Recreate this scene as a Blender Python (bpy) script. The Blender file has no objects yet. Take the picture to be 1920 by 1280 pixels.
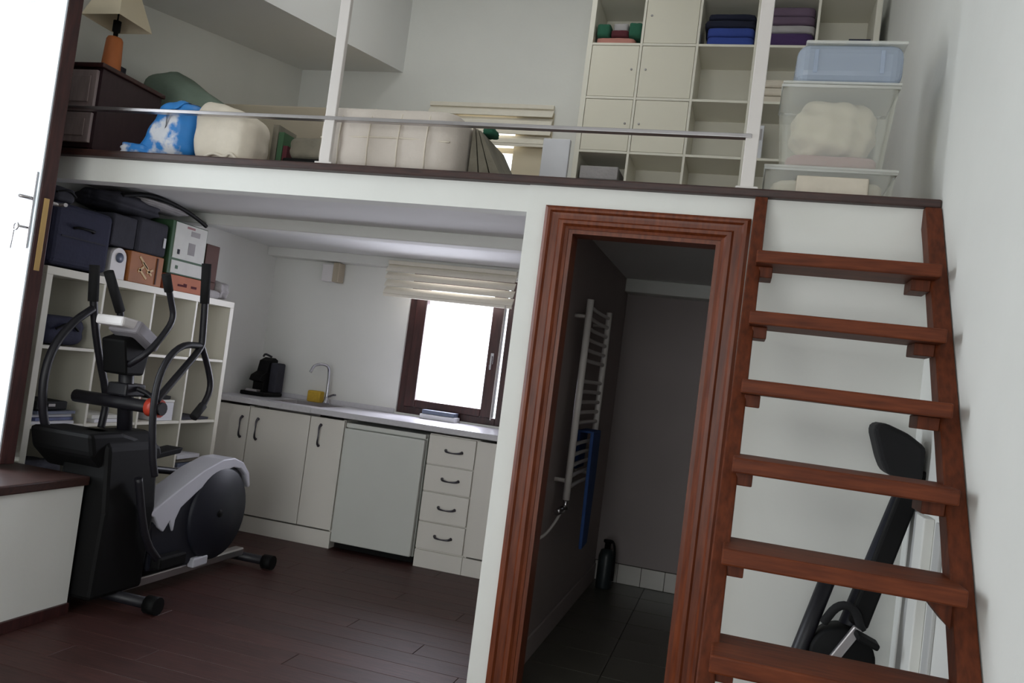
import bpy, bmesh, math, random
from mathutils import Vector, Matrix
random.seed(7)
SC = bpy.context.scene
COL = SC.collection

# ------------------------------------------------------------------ camera, world, lights, exposure
def lin(c):
    c /= 255.0
    return c / 12.92 if c <= 0.04045 else ((c + 0.055) / 1.055) ** 2.4
def rgb(r, g, b): return (lin(r), lin(g), lin(b), 1.0)

yaw, pitch, roll = (math.radians(a) for a in (15.7214, 2.2742, 7.2985))
fwd = Vector((-math.sin(yaw) * math.cos(pitch), math.cos(yaw) * math.cos(pitch), math.sin(pitch)))
rt0 = Vector((math.cos(yaw), math.sin(yaw), 0)); up0 = rt0.cross(fwd)
right = rt0 * math.cos(roll) + up0 * math.sin(roll)
up = -rt0 * math.sin(roll) + up0 * math.cos(roll)
cd = bpy.data.cameras.new('camera'); cam = bpy.data.objects.new('camera', cd); COL.objects.link(cam)
cd.sensor_width = 36.0; cd.lens = 1543.147 / 1920 * 36.0; cd.clip_start = 0.02
cam.matrix_world = Matrix(((right.x, up.x, -fwd.x, 0), (right.y, up.y, -fwd.y, -3.12328),
                           (right.z, up.z, -fwd.z, 1.28866), (0, 0, 0, 1)))
SC.camera = cam

w = bpy.data.worlds.new('daylight'); SC.world = w; w.use_nodes = True
w.node_tree.nodes['Background'].inputs[0].default_value = (0.86, 0.93, 1.0, 1)
w.node_tree.nodes['Background'].inputs[1].default_value = 2.6

def area(name, loc, direction, sx, sy, power, color):
    l = bpy.data.lights.new(name, 'AREA'); l.shape = 'RECTANGLE'; l.size = sx; l.size_y = sy
    l.energy = power; l.color = color
    o = bpy.data.objects.new(name, l); COL.objects.link(o); o.location = loc
    o.rotation_euler = Vector(direction).to_track_quat('-Z', 'Y').to_euler(); return o
# daylight coming in by the open terrace door on the left and by the big window behind the camera
area('terrace_daylight', (-5.1, -0.9, 2.0), (1, -0.1, -0.1), 2.4, 2.8, 170, (0.86, 0.93, 1.0))
area('rear_window_daylight', (-1.2, -5.28, 1.45), (0, 1, 0.0), 2.6, 2.5, 54, (1.0, 0.99, 0.91))
area('kitchen_window_daylight', (-1.98, 2.66, 1.37), (0, -1, -0.1), 0.5, 0.7, 26, (0.85, 0.86, 1.0))
area('loft_window_daylight', (-1.98, 2.72, 2.75), (0, -1, 0), 0.4, 0.4, 4, (1.0, 0.97, 0.9))
area('loft_overhead_fill', (-1.6, 0.9, 4.62), (0, 0, -1), 1.0, 1.2, 8.5, (1.0, 0.96, 0.88))  # added overhead fill that brightens the loft, not a known source

SC.view_settings.view_transform = 'Standard'; SC.view_settings.look = 'None'
SC.view_settings.gamma = 1.0; SC.view_settings.use_curve_mapping = False
SC.view_settings.exposure = 0.0

# ------------------------------------------------------------------ materials (procedural)
def mat(name, col, rough=0.6, metal=0.0, noise=0.0, nscale=8.0, col2=None, bump=0.0, bscale=60.0, stretch=None, spec=0.5, rand=0.0):
    m = bpy.data.materials.new(name); m.use_nodes = True
    nt = m.node_tree; b = nt.nodes['Principled BSDF']
    b.inputs['Roughness'].default_value = rough; b.inputs['Metallic'].default_value = metal
    b.inputs['Specular IOR Level'].default_value = spec
    b.inputs['Base Color'].default_value = col
    if noise or bump or rand:
        tc = nt.nodes.new('ShaderNodeTexCoord'); mp = nt.nodes.new('ShaderNodeMapping')
        nt.links.new(tc.outputs['Object'], mp.inputs[0])
        if stretch: mp.inputs['Scale'].default_value = stretch
    out = None
    if noise:
        n = nt.nodes.new('ShaderNodeTexNoise'); n.inputs['Scale'].default_value = nscale; n.inputs['Detail'].default_value = 6
        nt.links.new(mp.outputs[0], n.inputs['Vector'])
        r = nt.nodes.new('ShaderNodeValToRGB')
        c2 = col2 or tuple(c * (1 - noise) for c in col[:3]) + (1,)
        r.color_ramp.elements[0].position = 0.3; r.color_ramp.elements[1].position = 0.7
        r.color_ramp.elements[0].color = c2; r.color_ramp.elements[1].color = col
        nt.links.new(n.outputs['Fac'], r.inputs[0]); out = r.outputs[0]
        nt.links.new(out, b.inputs['Base Color'])
    if rand:
        oi = nt.nodes.new('ShaderNodeObjectInfo'); mr = nt.nodes.new('ShaderNodeMapRange')
        mr.inputs['To Min'].default_value = 1 - rand; mr.inputs['To Max'].default_value = 1 + rand
        nt.links.new(oi.outputs['Random'], mr.inputs['Value'])
        hs = nt.nodes.new('ShaderNodeHueSaturation'); nt.links.new(mr.outputs[0], hs.inputs['Value'])
        if out: nt.links.new(out, hs.inputs['Color'])
        else: hs.inputs['Color'].default_value = col
        nt.links.new(hs.outputs[0], b.inputs['Base Color'])
    if bump:
        n2 = nt.nodes.new('ShaderNodeTexNoise'); n2.inputs['Scale'].default_value = bscale; n2.inputs['Detail'].default_value = 4
        nt.links.new(mp.outputs[0], n2.inputs['Vector'])
        bp = nt.nodes.new('ShaderNodeBump'); bp.inputs['Strength'].default_value = bump; bp.inputs['Distance'].default_value = 0.01
        nt.links.new(n2.outputs['Fac'], bp.inputs['Height']); nt.links.new(bp.outputs[0], b.inputs['Normal'])
    return m
def glassy(name, tint, trans, rough=0.05):
    m = bpy.data.materials.new(name); m.use_nodes = True; nt = m.node_tree
    nt.nodes.remove(nt.nodes['Principled BSDF'])
    t = nt.nodes.new('ShaderNodeBsdfTransparent'); t.inputs[0].default_value = tint
    g = nt.nodes.new('ShaderNodeBsdfPrincipled'); g.inputs['Base Color'].default_value = tint; g.inputs['Roughness'].default_value = rough
    mx = nt.nodes.new('ShaderNodeMixShader'); mx.inputs[0].default_value = trans
    nt.links.new(t.outputs[0], mx.inputs[1]); nt.links.new(g.outputs[0], mx.inputs[2])
    nt.links.new(mx.outputs[0], nt.nodes['Material Output'].inputs[0]); return m

M = {}
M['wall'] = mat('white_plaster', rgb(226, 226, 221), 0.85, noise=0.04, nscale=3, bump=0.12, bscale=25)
M['closetwall'] = mat('shade_darkened_plaster', rgb(164, 154, 152), 0.85, noise=0.05, nscale=3)  # plaster darkened: the closet's dimness is put into the colour
M['ceil'] = mat('white_ceiling_paint', rgb(226, 226, 224), 0.9, noise=0.03, nscale=2)
M['plank'] = mat('dark_red_brown_floorboard', rgb(76, 46, 42), 0.5, noise=0.5, nscale=5, stretch=(1.2, 14, 14), col2=rgb(54, 32, 30), spec=0.35, rand=0.16, bump=0.08, bscale=30)
M['gap'] = mat('floor_underlay', rgb(30, 20, 18), 0.8, noise=0.2)
M['closettile'] = mat('dark_grey_tile', rgb(82, 80, 72), 0.35, noise=0.15, nscale=6, rand=0.06)
M['grout'] = mat('grey_grout', rgb(70, 66, 60), 0.9, noise=0.2)
M['whitetile'] = mat('white_glazed_tile', rgb(210, 206, 200), 0.25, noise=0.04, rand=0.04)
M['stair'] = mat('red_brown_stair_wood', rgb(110, 54, 28), 0.55, noise=0.4, nscale=4, stretch=(2, 18, 18), spec=0.2, col2=rgb(80, 36, 18), bump=0.05)
M['stairv'] = mat('red_brown_stringer_wood', rgb(100, 48, 25), 0.55, noise=0.4, nscale=4, stretch=(18, 10, 2), spec=0.2, col2=rgb(72, 33, 17), bump=0.05)
M['casing'] = mat('varnished_door_casing_wood', rgb(118, 58, 30), 0.38, noise=0.4, nscale=4, stretch=(18, 18, 2), spec=0.35, col2=rgb(86, 38, 18), bump=0.04)
M['darkwood'] = mat('dark_stained_wood', rgb(70, 38, 36), 0.4, noise=0.4, nscale=4, stretch=(16, 16, 2), col2=rgb(46, 24, 24))
M['edge'] = mat('dark_edge_board', rgb(66, 40, 34), 0.45, noise=0.4, nscale=6, stretch=(2, 16, 16), col2=rgb(42, 26, 24))
M['doorwhite'] = mat('white_door_paint', rgb(222, 230, 236), 0.4, noise=0.02)
M['melamine'] = mat('white_melamine', rgb(226, 222, 208), 0.4, noise=0.02, nscale=2)
M['melamine2'] = mat('white_shelf_laminate', rgb(222, 217, 200), 0.45, noise=0.02, nscale=2)
M['cabwhite'] = mat('white_cabinet_paint', rgb(226, 222, 214), 0.4, noise=0.02, nscale=2)
M['fridge'] = mat('white_enamel', rgb(212, 214, 208), 0.3, noise=0.02)
M['counter'] = mat('pale_grey_worktop', rgb(206, 204, 208), 0.3, noise=0.08, nscale=60)
M['chrome'] = mat('chrome', rgb(200, 200, 205), 0.2, 1.0, noise=0.05)
M['steel'] = mat('brushed_steel', rgb(190, 186, 188), 0.3, 0.9, noise=0.1)
M['brass'] = mat('brass', rgb(214, 180, 120), 0.35, 0.7, noise=0.1)
M['handle'] = mat('dark_pewter', rgb(84, 82, 88), 0.3, 0.8, noise=0.1)
M['black'] = mat('black_plastic', rgb(12, 12, 13), 0.65, spec=0.2, noise=0.15)
M['blackmetal'] = mat('black_painted_tube', rgb(30, 29, 35), 0.45, spec=0.4, noise=0.15)
M['foam'] = mat('black_grip_foam', rgb(26, 26, 28), 0.9, noise=0.2, bump=0.1)
M['navy'] = mat('navy_fabric', rgb(40, 42, 66), 0.85, noise=0.2, nscale=12, bump=0.2)
M['charcoal'] = mat('charcoal_fabric', rgb(52, 52, 62), 0.85, noise=0.25, nscale=14, bump=0.25)
M['silver'] = mat('silver_grey_plastic', rgb(206, 206, 216), 0.3, noise=0.05)
M['wheel'] = mat('dark_blue_grey_shell', rgb(30, 32, 42), 0.5, spec=0.35, noise=0.12)
M['red'] = mat('orange_red_plastic', rgb(184, 60, 40), 0.4, noise=0.1)
M['consolewhite'] = mat('pale_plastic', rgb(226, 222, 222), 0.45, noise=0.03)
M['consolegrey'] = mat('grey_plastic', rgb(150, 146, 152), 0.5, noise=0.05)
M['linen'] = mat('cream_linen', rgb(214, 204, 188), 0.9, noise=0.08, nscale=20, bump=0.15)
M['quilt'] = mat('cream_quilted_cotton', rgb(206, 196, 186), 0.9, noise=0.07, nscale=10, bump=0.25)
M['mauve'] = mat('mauve_cloth', rgb(170, 130, 132), 0.9, noise=0.1)
M['teal'] = mat('teal_cloth', rgb(124, 140, 126), 0.9, noise=0.25, nscale=6, bump=0.2)
M['bag'] = mat('blue_and_white_printed_bag', rgb(52, 136, 214), 0.45, noise=1.0, nscale=11, col2=rgb(226, 228, 236))
M['olive'] = mat('grey_olive_blanket', rgb(128, 122, 108), 0.95, noise=0.25, nscale=16, bump=0.3)
M['orangeclay'] = mat('terracotta', rgb(205, 118, 64), 0.6, noise=0.12)
M['shade'] = mat('cream_lampshade', rgb(226, 212, 184), 0.85, noise=0.04)
M['blind'] = mat('cream_blind_fabric', rgb(232, 226, 212), 0.9, noise=0.04, nscale=40)
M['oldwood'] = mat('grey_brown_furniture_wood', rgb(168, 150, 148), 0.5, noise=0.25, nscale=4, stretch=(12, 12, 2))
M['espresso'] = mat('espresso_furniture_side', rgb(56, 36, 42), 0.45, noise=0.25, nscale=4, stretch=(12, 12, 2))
M['creamframe'] = mat('cream_window_paint', rgb(216, 204, 178), 0.5, noise=0.04)
M['cork'] = mat('orange_brown_wood_box', rgb(176, 108, 58), 0.6, noise=0.25, nscale=8)
M['gold'] = mat('pale_gold_print', rgb(214, 176, 120), 0.5, noise=0.1)
M['green'] = mat('green_card', rgb(58, 92, 62), 0.6, noise=0.1)
M['cardwhite'] = mat('white_card', rgb(218, 218, 212), 0.6, noise=0.08, nscale=14)
M['cardorange'] = mat('orange_card', rgb(196, 116, 84), 0.7, noise=0.15, nscale=14)
M['cardbrown'] = mat('dark_brown_card', rgb(88, 54, 44), 0.7, noise=0.15)
M['greycloth'] = mat('grey_white_cloth', rgb(176, 172, 172), 0.95, noise=0.2, nscale=8, bump=0.3)
M['blue'] = mat('royal_blue_towel', rgb(54, 74, 150), 0.95, noise=0.15, bump=0.2)
M['darkblue'] = mat('dark_navy_towel', rgb(24, 28, 48), 0.95, noise=0.15, bump=0.2)
M['purple'] = mat('purple_towel', rgb(74, 52, 96), 0.95, noise=0.15, bump=0.2)
M['plum'] = mat('dull_plum_towel', rgb(104, 86, 104), 0.95, noise=0.15, bump=0.2)
M['dkgreen'] = mat('bottle_green_towel', rgb(42, 96, 74), 0.95, noise=0.15, bump=0.2)
M['rose'] = mat('dusty_rose_towel', rgb(196, 136, 124), 0.95, noise=0.15, bump=0.2)
M['wine'] = mat('wine_red_towel', rgb(92, 40, 48), 0.95, noise=0.15, bump=0.2)
M['towelblue'] = mat('blue_bath_towel', rgb(52, 82, 140), 0.95, noise=0.15, bump=0.2)
M['yellow'] = mat('yellow_sponge', rgb(206, 168, 60), 0.9, noise=0.15, nscale=40, bump=0.2)
M['paper'] = mat('white_paper', rgb(214, 214, 218), 0.7, noise=0.05)
M['bluepaper'] = mat('blue_magazine', rgb(86, 96, 140), 0.5, noise=0.3, nscale=12)
M['beige'] = mat('beige_paint', rgb(178, 166, 146), 0.5, noise=0.05)
M['slate'] = mat('slate_blue_plastic', rgb(96, 104, 124), 0.4, noise=0.1)
M['clear'] = glassy('frosted_clear_plastic', (0.95, 0.95, 0.92, 1), 0.17, 0.3)
M['clearlid'] = glassy('frosted_lid_plastic', (0.90, 0.90, 0.86, 1), 0.5, 0.3)
M['clearblue'] = glassy('blue_clear_plastic', (0.62, 0.69, 0.80, 1), 0.5, 0.2)
M['glass'] = glassy('window_glass', (1, 1, 1, 1), 0.04, 0.02)
M['floorup'] = mat('loft_floorboard', rgb(92, 62, 50), 0.5, noise=0.3, nscale=4, stretch=(2, 14, 14))
M['greenmetal'] = mat('dark_extinguisher_paint', rgb(44, 52, 54), 0.4, noise=0.1)
M['whitemetal'] = mat('white_enamel_tube', rgb(214, 208, 204), 0.35, noise=0.03)
M['radshade'] = mat('grey_white_moulding', rgb(190, 190, 188), 0.6, noise=0.03)

for e_, p_ in zip([n for n in M['bag'].node_tree.nodes if n.type == 'VALTORGB'][0].color_ramp.elements, (.40, .50)): e_.position = p_
# ------------------------------------------------------------------ geometry helpers
class MB:
    def __init__(s): s.bm = bmesh.new(); s.smooth = False
    def box(s, x0, y0, z0, x1, y1, z1, bev=0.0, rot=None, seg=2):
        b = bmesh.new(); bmesh.ops.create_cube(b, size=1.0)
        S = Matrix.Diagonal((x1 - x0, y1 - y0, z1 - z0, 1)); bmesh.ops.transform(b, matrix=S, verts=b.verts)
        if bev > 0: bmesh.ops.bevel(b, geom=b.edges[:], offset=bev, segments=seg, affect='EDGES', profile=0.5)
        T = Matrix.Translation(((x0 + x1) / 2, (y0 + y1) / 2, (z0 + z1) / 2))
        if rot is not None: T = T @ rot.to_4x4()
        bmesh.ops.transform(b, matrix=T, verts=b.verts); s._add(b); return s
    def _add(s, b):
        me = bpy.data.meshes.new('tmp'); b.to_mesh(me); b.free(); s.bm.from_mesh(me); bpy.data.meshes.remove(me)
    def tube(s, pts, r, seg=10, closed=False, smooth=2, rr=None):
        P = [Vector(p) for p in pts]
        for _ in range(smooth if len(P) > 2 else 0):
            Q = []
            n = len(P)
            if closed:
                for i in range(n): a, b = P[i], P[(i + 1) % n]; Q += [a * .75 + b * .25, a * .25 + b * .75]
            else:
                Q = [P[0]]
                for i in range(n - 1): a, b = P[i], P[i + 1]; Q += [a * .75 + b * .25, a * .25 + b * .75]
                Q.append(P[-1])
            P = Q
        rings = []; n = len(P); prev = None
        for i, p in enumerate(P):
            t = (P[(i + 1) % n] - P[i - 1]) if closed else (P[min(i + 1, n - 1)] - P[max(i - 1, 0)])
            t.normalize()
            if prev is None:
                a = Vector((0, 0, 1)) if abs(t.z) < .9 else Vector((1, 0, 0)); u = t.cross(a).normalized()
            else: u = (prev - t * prev.dot(t)).normalized()
            prev = u; v = t.cross(u)
            r_ = r if rr is None else rr(i / max(1, n - 1))
            rings.append([s.bm.verts.new(p + (u * math.cos(k * 2 * math.pi / seg) + v * math.sin(k * 2 * math.pi / seg)) * r_) for k in range(seg)])
        m = n if closed else n - 1
        for i in range(m):
            A, B = rings[i], rings[(i + 1) % n]
            for k in range(seg):
                f = s.bm.faces.new((A[k], A[(k + 1) % seg], B[(k + 1) % seg], B[k])); f.smooth = True
        if not closed:
            s.bm.faces.new(rings[0][::-1]); s.bm.faces.new(rings[-1])
        return s
    def lathe(s, prof, c, axis='Z', seg=24, arc=None):
        # prof: list of (radius, height) ; closed caps when radius 0
        rings = []
        def P(r, h, a):
            x, y = r * math.cos(a), r * math.sin(a)
            v = {'Z': (x, y, h), 'X': (h, x, y), 'Y': (x, h, y)}[axis]
            return Vector(c) + Vector(v)
        for r, h in prof:
            if r < 1e-6: rings.append([s.bm.verts.new(P(0, h, 0))])
            else: rings.append([s.bm.verts.new(P(r, h, 2 * math.pi * k / seg)) for k in range(seg)])
        for A, B in zip(rings, rings[1:]):
            for k in range(seg):
                k2 = (k + 1) % seg
                if len(A) == 1 and len(B) == 1: continue
                if len(A) == 1: f = s.bm.faces.new((A[0], B[k], B[k2]))
                elif len(B) == 1: f = s.bm.faces.new((A[k], A[k2], B[0]))
                else: f = s.bm.faces.new((A[k], A[k2], B[k2], B[k]))
                f.smooth = True
        return s
    def prism(s, poly, d0, d1, axis='X', bev=0.0):
        b = bmesh.new()
        def P(a, c, d): return {'X': (d, a, c), 'Y': (a, d, c), 'Z': (a, c, d)}[axis]
        A = [b.verts.new(P(a, c, d0)) for a, c in poly]; B = [b.verts.new(P(a, c, d1)) for a, c in poly]
        n = len(poly)
        b.faces.new(A); b.faces.new(B[::-1])
        for i in range(n): b.faces.new((A[i], B[i], B[(i + 1) % n], A[(i + 1) % n]))
        bmesh.ops.recalc_face_normals(b, faces=b.faces)
        if bev > 0: bmesh.ops.bevel(b, geom=[e for e in b.edges], offset=bev, segments=2, affect='EDGES', profile=0.5)
        s._add(b); return s
    def pillow(s, x0, y0, z0, x1, y1, z1, e=0.35, n=10, wob=0.0, seed=0):
        # super-ellipsoid soft block
        b = bmesh.new(); bmesh.ops.create_cube(b, size=2.0); bmesh.ops.subdivide_edges(b, edges=b.edges[:], cuts=n, use_grid_fill=True)
        rnd = random.Random(seed); ph = [rnd.uniform(0, 6) for _ in range(6)]
        p = 2 / e
        for v in b.verts:
            c = v.co; k = (abs(c.x) ** p + abs(c.y) ** p + abs(c.z) ** p) ** (1 / p); c /= k
            if wob:
                d = 1 + wob * (math.sin(5 * c.x + ph[0]) * math.sin(4 * c.y + ph[1]) + .6 * math.sin(9 * c.z + ph[2] + 3 * c.x) + .5 * math.sin(11 * c.x + 7 * c.y + ph[3]))
                c *= d
            c.x = (x0 + x1) / 2 + c.x * (x1 - x0) / 2; c.y = (y0 + y1) / 2 + c.y * (y1 - y0) / 2
            c.z = max(z0, (z0 + z1) / 2 + c.z * (z1 - z0) / 2)
        for f in b.faces: f.smooth = True
        s._add(b); return s
    def build(s, name, m, parent=None):
        bmesh.ops.recalc_face_normals(s.bm, faces=s.bm.faces)
        me = bpy.data.meshes.new(name); s.bm.to_mesh(me); s.bm.free(); me.materials.append(M[m])
        return link(name, me, parent)
def link(name, me, parent=None):
    o = bpy.data.objects.new(name, me); COL.objects.link(o)
    if parent is not None: adopt(o, parent)
    return o
ROOT_INV = {}
def adopt(o, parent):
    o.parent = parent
    q = parent; T = Matrix()
    while q is not None:
        T = Matrix.Translation(-q.location) @ T if q.parent is None else T; q = q.parent
    if parent.parent is None: o.matrix_parent_inverse = Matrix.Translation(-parent.location)
def tag(o, label, cat, group=None, kind=None):
    o['label'] = label; o['category'] = cat
    if group: o['group'] = group
    if kind: o['kind'] = kind
    return o
def thing(name, label, cat, loc, group=None):
    o = bpy.data.objects.new(name, None); COL.objects.link(o); o.location = loc; o.empty_display_size = 0.05
    return tag(o, label, cat, group)
def struct(o): o['kind'] = 'structure'; return o
def B(*a, **k): return MB().box(*a, **k)
def RX(d): return Matrix.Rotation(math.radians(d), 3, 'X')
def RY(d): return Matrix.Rotation(math.radians(d), 3, 'Y')
def RZ(d): return Matrix.Rotation(math.radians(d), 3, 'Z')

# ------------------------------------------------------------------ the setting
XL, XR, YB, YF = -3.53, 0.60, 2.456, -5.0
ZL, ZC = 2.078, 4.35           # loft floor, high ceiling
# main floor with its boards
fl = struct(B(XL - .35, YF, -.06, XR + .1, YB, -.016).build('floor', 'gap'))
pw, plen = 0.145, 1.42
row = 0; y = YF + .02
meshes = {}
while y < YB - .01:
    off = [0, .55, .95, .28][row % 4]; x = XL - .02 - off; y1 = min(y + pw, YB - .005)
    while x < XR:
        a, b = max(x, XL - .02), min(x + plen, XR)
        inside = (y > -.01 and a > -.9)
        if not inside and b - a > .03:
            if y > -.08 and b > -.87: b = -.87 if y > 0 else b
            key = (round(b - a, 3), round(y1 - y, 3))
            if key not in meshes:
                mb = B(0, 0, -.014, b - a - .0022, y1 - y - .0022, 0, bev=.0012, seg=1)
                bmesh.ops.recalc_face_normals(mb.bm, faces=mb.bm.faces)
                me = bpy.data.meshes.new('plank'); mb.bm.to_mesh(me); mb.bm.free(); me.materials.append(M['plank']); meshes[key] = me
            o = link('plank', meshes[key]); o.location = (a, y, 0); o.parent = fl
        x += plen
    y += pw; row += 1
# closet floor of dark tiles
fc = struct(B(-.80, .0, -.015, XR, YB, -.006).build('floor.001', 'grout'))
tme = None
for i in range(4):
    for j in range(8):
        x0 = -.80 + i * .35; y0 = .02 + j * .305
        mb = B(0, 0, 0, .347, .302, .008, bev=.0015, seg=1)
        if tme is None:
            bmesh.ops.recalc_face_normals(mb.bm, faces=mb.bm.faces); tme = bpy.data.meshes.new('tile'); mb.bm.to_mesh(tme); tme.materials.append(M['closettile'])
        mb.bm.free()
        o = link('tile', tme); o.location = (x0, y0, -.006); o.parent = fc
        if y0 + .302 > YB: o.scale.y = (YB - y0 - .002) / .302
# loft floor slab (white below, boards above)
struct(B(XL, .012, 2.018, XR, YB, 2.06).build('ceiling.001', 'ceil'))
struct(B(XL, .012, 2.061, XR, YB, ZL).build('floor.002', 'floorup'))
struct(MB().box(XL - .4, YF, ZC, -2.1, YB + .1, ZC + .08).box(-1.1, YF, ZC, XR + .1, YB + .1, ZC + .08).box(-2.1, YF, ZC, -1.1, .3, ZC + .08).box(-2.1, 1.5, ZC, -1.1, YB + .1, ZC + .08).build('ceiling', 'ceil'))
w4 = struct(MB().box(-2.1, .3, ZC - .01, -2.04, 1.5, ZC + .09).box(-1.16, .3, ZC - .01, -1.1, 1.5, ZC + .09).box(-2.04, .3, ZC - .01, -1.16, .36, ZC + .09).box(-2.04, 1.44, ZC - .01, -1.16, 1.5, ZC + .09).build('added_roof_opening', 'creamframe'))  # unseen roof opening, added to let the loft fill light in
g = B(-2.04, .36, ZC + .06, -1.16, 1.44, ZC + .068).build('pane', 'glass'); g.parent = w4
# walls
def wall_with_holes(name, axis, d0, d1, a0, a1, z0, z1, holes, m='wall'):
    mb = MB()
    cuts = sorted({a0, a1} | {h[0] for h in holes} | {h[1] for h in holes})
    for u0, u1 in zip(cuts, cuts[1:]):
        hs = sorted([h for h in holes if h[0] <= u0 + 1e-6 and h[1] >= u1 - 1e-6], key=lambda h: h[2])
        z = z0
        for h in hs + [None]:
            t = z1 if h is None else h[2]
            if t > z + 1e-5:
                if axis == 'Y': mb.box(u0, d0, z, u1, d1, t)
                else: mb.box(d0, u0, z, d1, u1, t)
            if h: z = h[3]
    bmesh.ops.remove_doubles(mb.bm, verts=mb.bm.verts, dist=1e-5)
    return struct(mb.build(name, m))
KW = (-2.38, -1.575, .912, 1.94); LW = (-2.36, -1.47, 2.50, 3.16)
wall_with_holes('wall_back', 'Y', YB, YB + .2, XL - .1, XR + .1, -.06, ZC, [KW, LW])
DR = (-1.32, -.10, .60, 2.80)
wall_with_holes('wall_left', 'X', XL - .28, XL, YF, YB, -.06, ZC, [DR])
struct(B(XR, YF, -.06, XR + .1, -.0, ZC).build('wall_right', 'wall'))
struct(B(XR + .012, 0, -.06, XR + .1, YB, ZC).build('wall_right.001', 'wall'))
wall_with_holes('wall_rear', 'Y', YF - .2, YF, XL - .3, XR + .1, -.06, ZC, [(-2.6, .3, .12, 2.72)])
# partition with the closet doorway, kitchen side partition
wall_with_holes('wall_front', 'Y', 0.0, .087, -.887, XR, 0, 2.046, [(-.706, -.128, 0, 1.879)])
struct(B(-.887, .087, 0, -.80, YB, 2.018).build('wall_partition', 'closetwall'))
struct(B(-.80, YB - .004, 0, .47, YB, 2.018).build('closet_back_shade_panel', 'closetwall'))  # added sheet over the back wall, its dark colour standing in for shade
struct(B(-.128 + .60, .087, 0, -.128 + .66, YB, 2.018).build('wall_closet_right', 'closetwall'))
# fascia of the loft, edge board, beams
struct(B(XL, .006, 1.938, -.887, .10, 2.0455).build('trim_4', 'wall'))
struct(B(XL, -.03, 2.0465, XR - .002, .02, 2.0775, bev=.006).build('trim_1', 'edge'))
struct(B(XL, 1.10, 1.952, -.887, 1.22, 2.019, bev=.006).build('trim_2', 'wall'))
struct(B(XL, 2.33, 1.95, -.887, YB, 2.019, bev=.006).build('trim_3', 'wall'))
struct(B(-.80, 2.30, 1.93, .47, YB, 2.019, bev=.006).build('trim_5', 'wall'))
# boxed underside of the upper stair flight, above the loft
s = MB(); s.prism([(YB, 3.425), (.10, 3.72 - .315 + .035 * 0), (.10, ZC), (YB, ZC)], XL, -2.679)
s.bm.free(); s = MB()
s.prism([(YB, 3.43), (.627, 3.11), (-.2, 2.96), (-.2, ZC), (YB, ZC)], XL, -2.679)
struct(s.build('ceiling_soffit', 'ceil'))
# vertical white moulding strips on the right wall behind the stairs
for i, (a, b, d, mm) in enumerate([(-.10, -.02, .012, 'wall'), (-.25, -.16, .02, 'radshade'), (-.40, -.29, .03, 'wall'), (-.53, -.46, .012, 'radshade')]):
    struct(B(XR - d, a, 0, XR, b, 1.02, bev=.004).build('trim_%d' % (6 + i), mm))
# closet skirting of white tiles on the back wall
bs = struct(B(-.80, YB - .009, 0, .47, YB, .132).build('baseboard_closet', 'grout'))
for i in range(8):
    o = B(-.795 + i * .155, YB - .014, .004, -.795 + i * .155 + .152, YB - .004, .128, bev=.002, seg=1).build('tile', 'whitetile'); o.parent = bs
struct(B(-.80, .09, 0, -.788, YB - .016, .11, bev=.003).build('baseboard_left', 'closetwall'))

# closet door casing (door_1): moulded profile swept round three sides
dj = struct(MB().box(-.706, -.004, 0, -.690, .10, 1.879).box(-.144, -.004, 0, -.128, .10, 1.879).box(-.690, -.004, 1.863, -.144, .10, 1.879).build('door_1', 'casing'))
prof = [(0, 0), (0, -.022), (.012, -.030), (.022, -.030), (.030, -.020), (.040, -.018), (.056, -.018), (.064, -.026), (.078, -.026), (.088, -.014), (.100, -.010), (.100, 0)]
def sweep_corner(pts_fn, name):
    mb = MB(); n = len(prof)
    A = [mb.bm.verts.new(pts_fn(0, t, d)) for t, d in prof]; C = [mb.bm.verts.new(pts_fn(1, t, d)) for t, d in prof]
    for i in range(n): mb.bm.faces.new((A[i], A[(i + 1) % n], C[(i + 1) % n], C[i]))
    mb.bm.faces.new(A); mb.bm.faces.new(C[::-1])
    o = mb.build(name, 'casing'); o.parent = dj; return o
# t=0 is the outer edge, t=.1 the inner edge
sweep_corner(lambda e, t, d: (-.806 + t, d, 0 if e == 0 else 1.965 - t * .86), 'casing_side')
sweep_corner(lambda e, t, d: (-.027 - t * 1.01, d, 0 if e == 0 else 1.965 - t * .86), 'casing_side')
sweep_corner(lambda e, t, d: (-.806 + t if e == 0 else -.027 - t * 1.01, d, 1.965 - t * .86), 'casing_head')
o = B(-.1455, .03, .93, -.1435, .055, 1.02, bev=.0008, seg=1).build('strike_plate', 'cardwhite'); o.parent = dj; o['label'] = 'pale metal strike plate'

# kitchen window (window_1)
w1 = MB(); x0, x1, z0, z1 = KW; yo = YB + .02
w1.box(x0, yo, z0, x0 + .055, yo + .07, z1, .004).box(x1 - .055, yo, z0, x1, yo + .07, z1, .004).box(x0 + .055, yo, z0, x1 - .055, yo + .07, z0 + .05, .004).box(x0 + .055, yo, z1 - .05, x1 - .055, yo + .07, z1, .004)
w1 = struct(w1.build('window_1', 'darkwood'))
f = MB(); a0, a1, c0, c1 = x0 + .057, x1 - .057, z0 + .052, z1 - .052
f.box(a0, yo - .03, c0, a0 + .085, yo + .03, c1, .006).box(a1 - .105, yo - .03, c0, a1 - .018, yo + .03, c1, .006).box(a0 + .085, yo - .03, c0, a1 - .105, yo + .03, c0 + .055, .006).box(a0 + .085, yo - .03, c1 - .06, a1 - .105, yo + .03, c1, .006)
sf = f.build('sash', 'darkwood'); sf.parent = w1
g = B(a0 + .085, yo - .004, c0 + .055, a1 - .105, yo + .004, c1 - .06).build('pane', 'glass'); g.parent = sf
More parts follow.
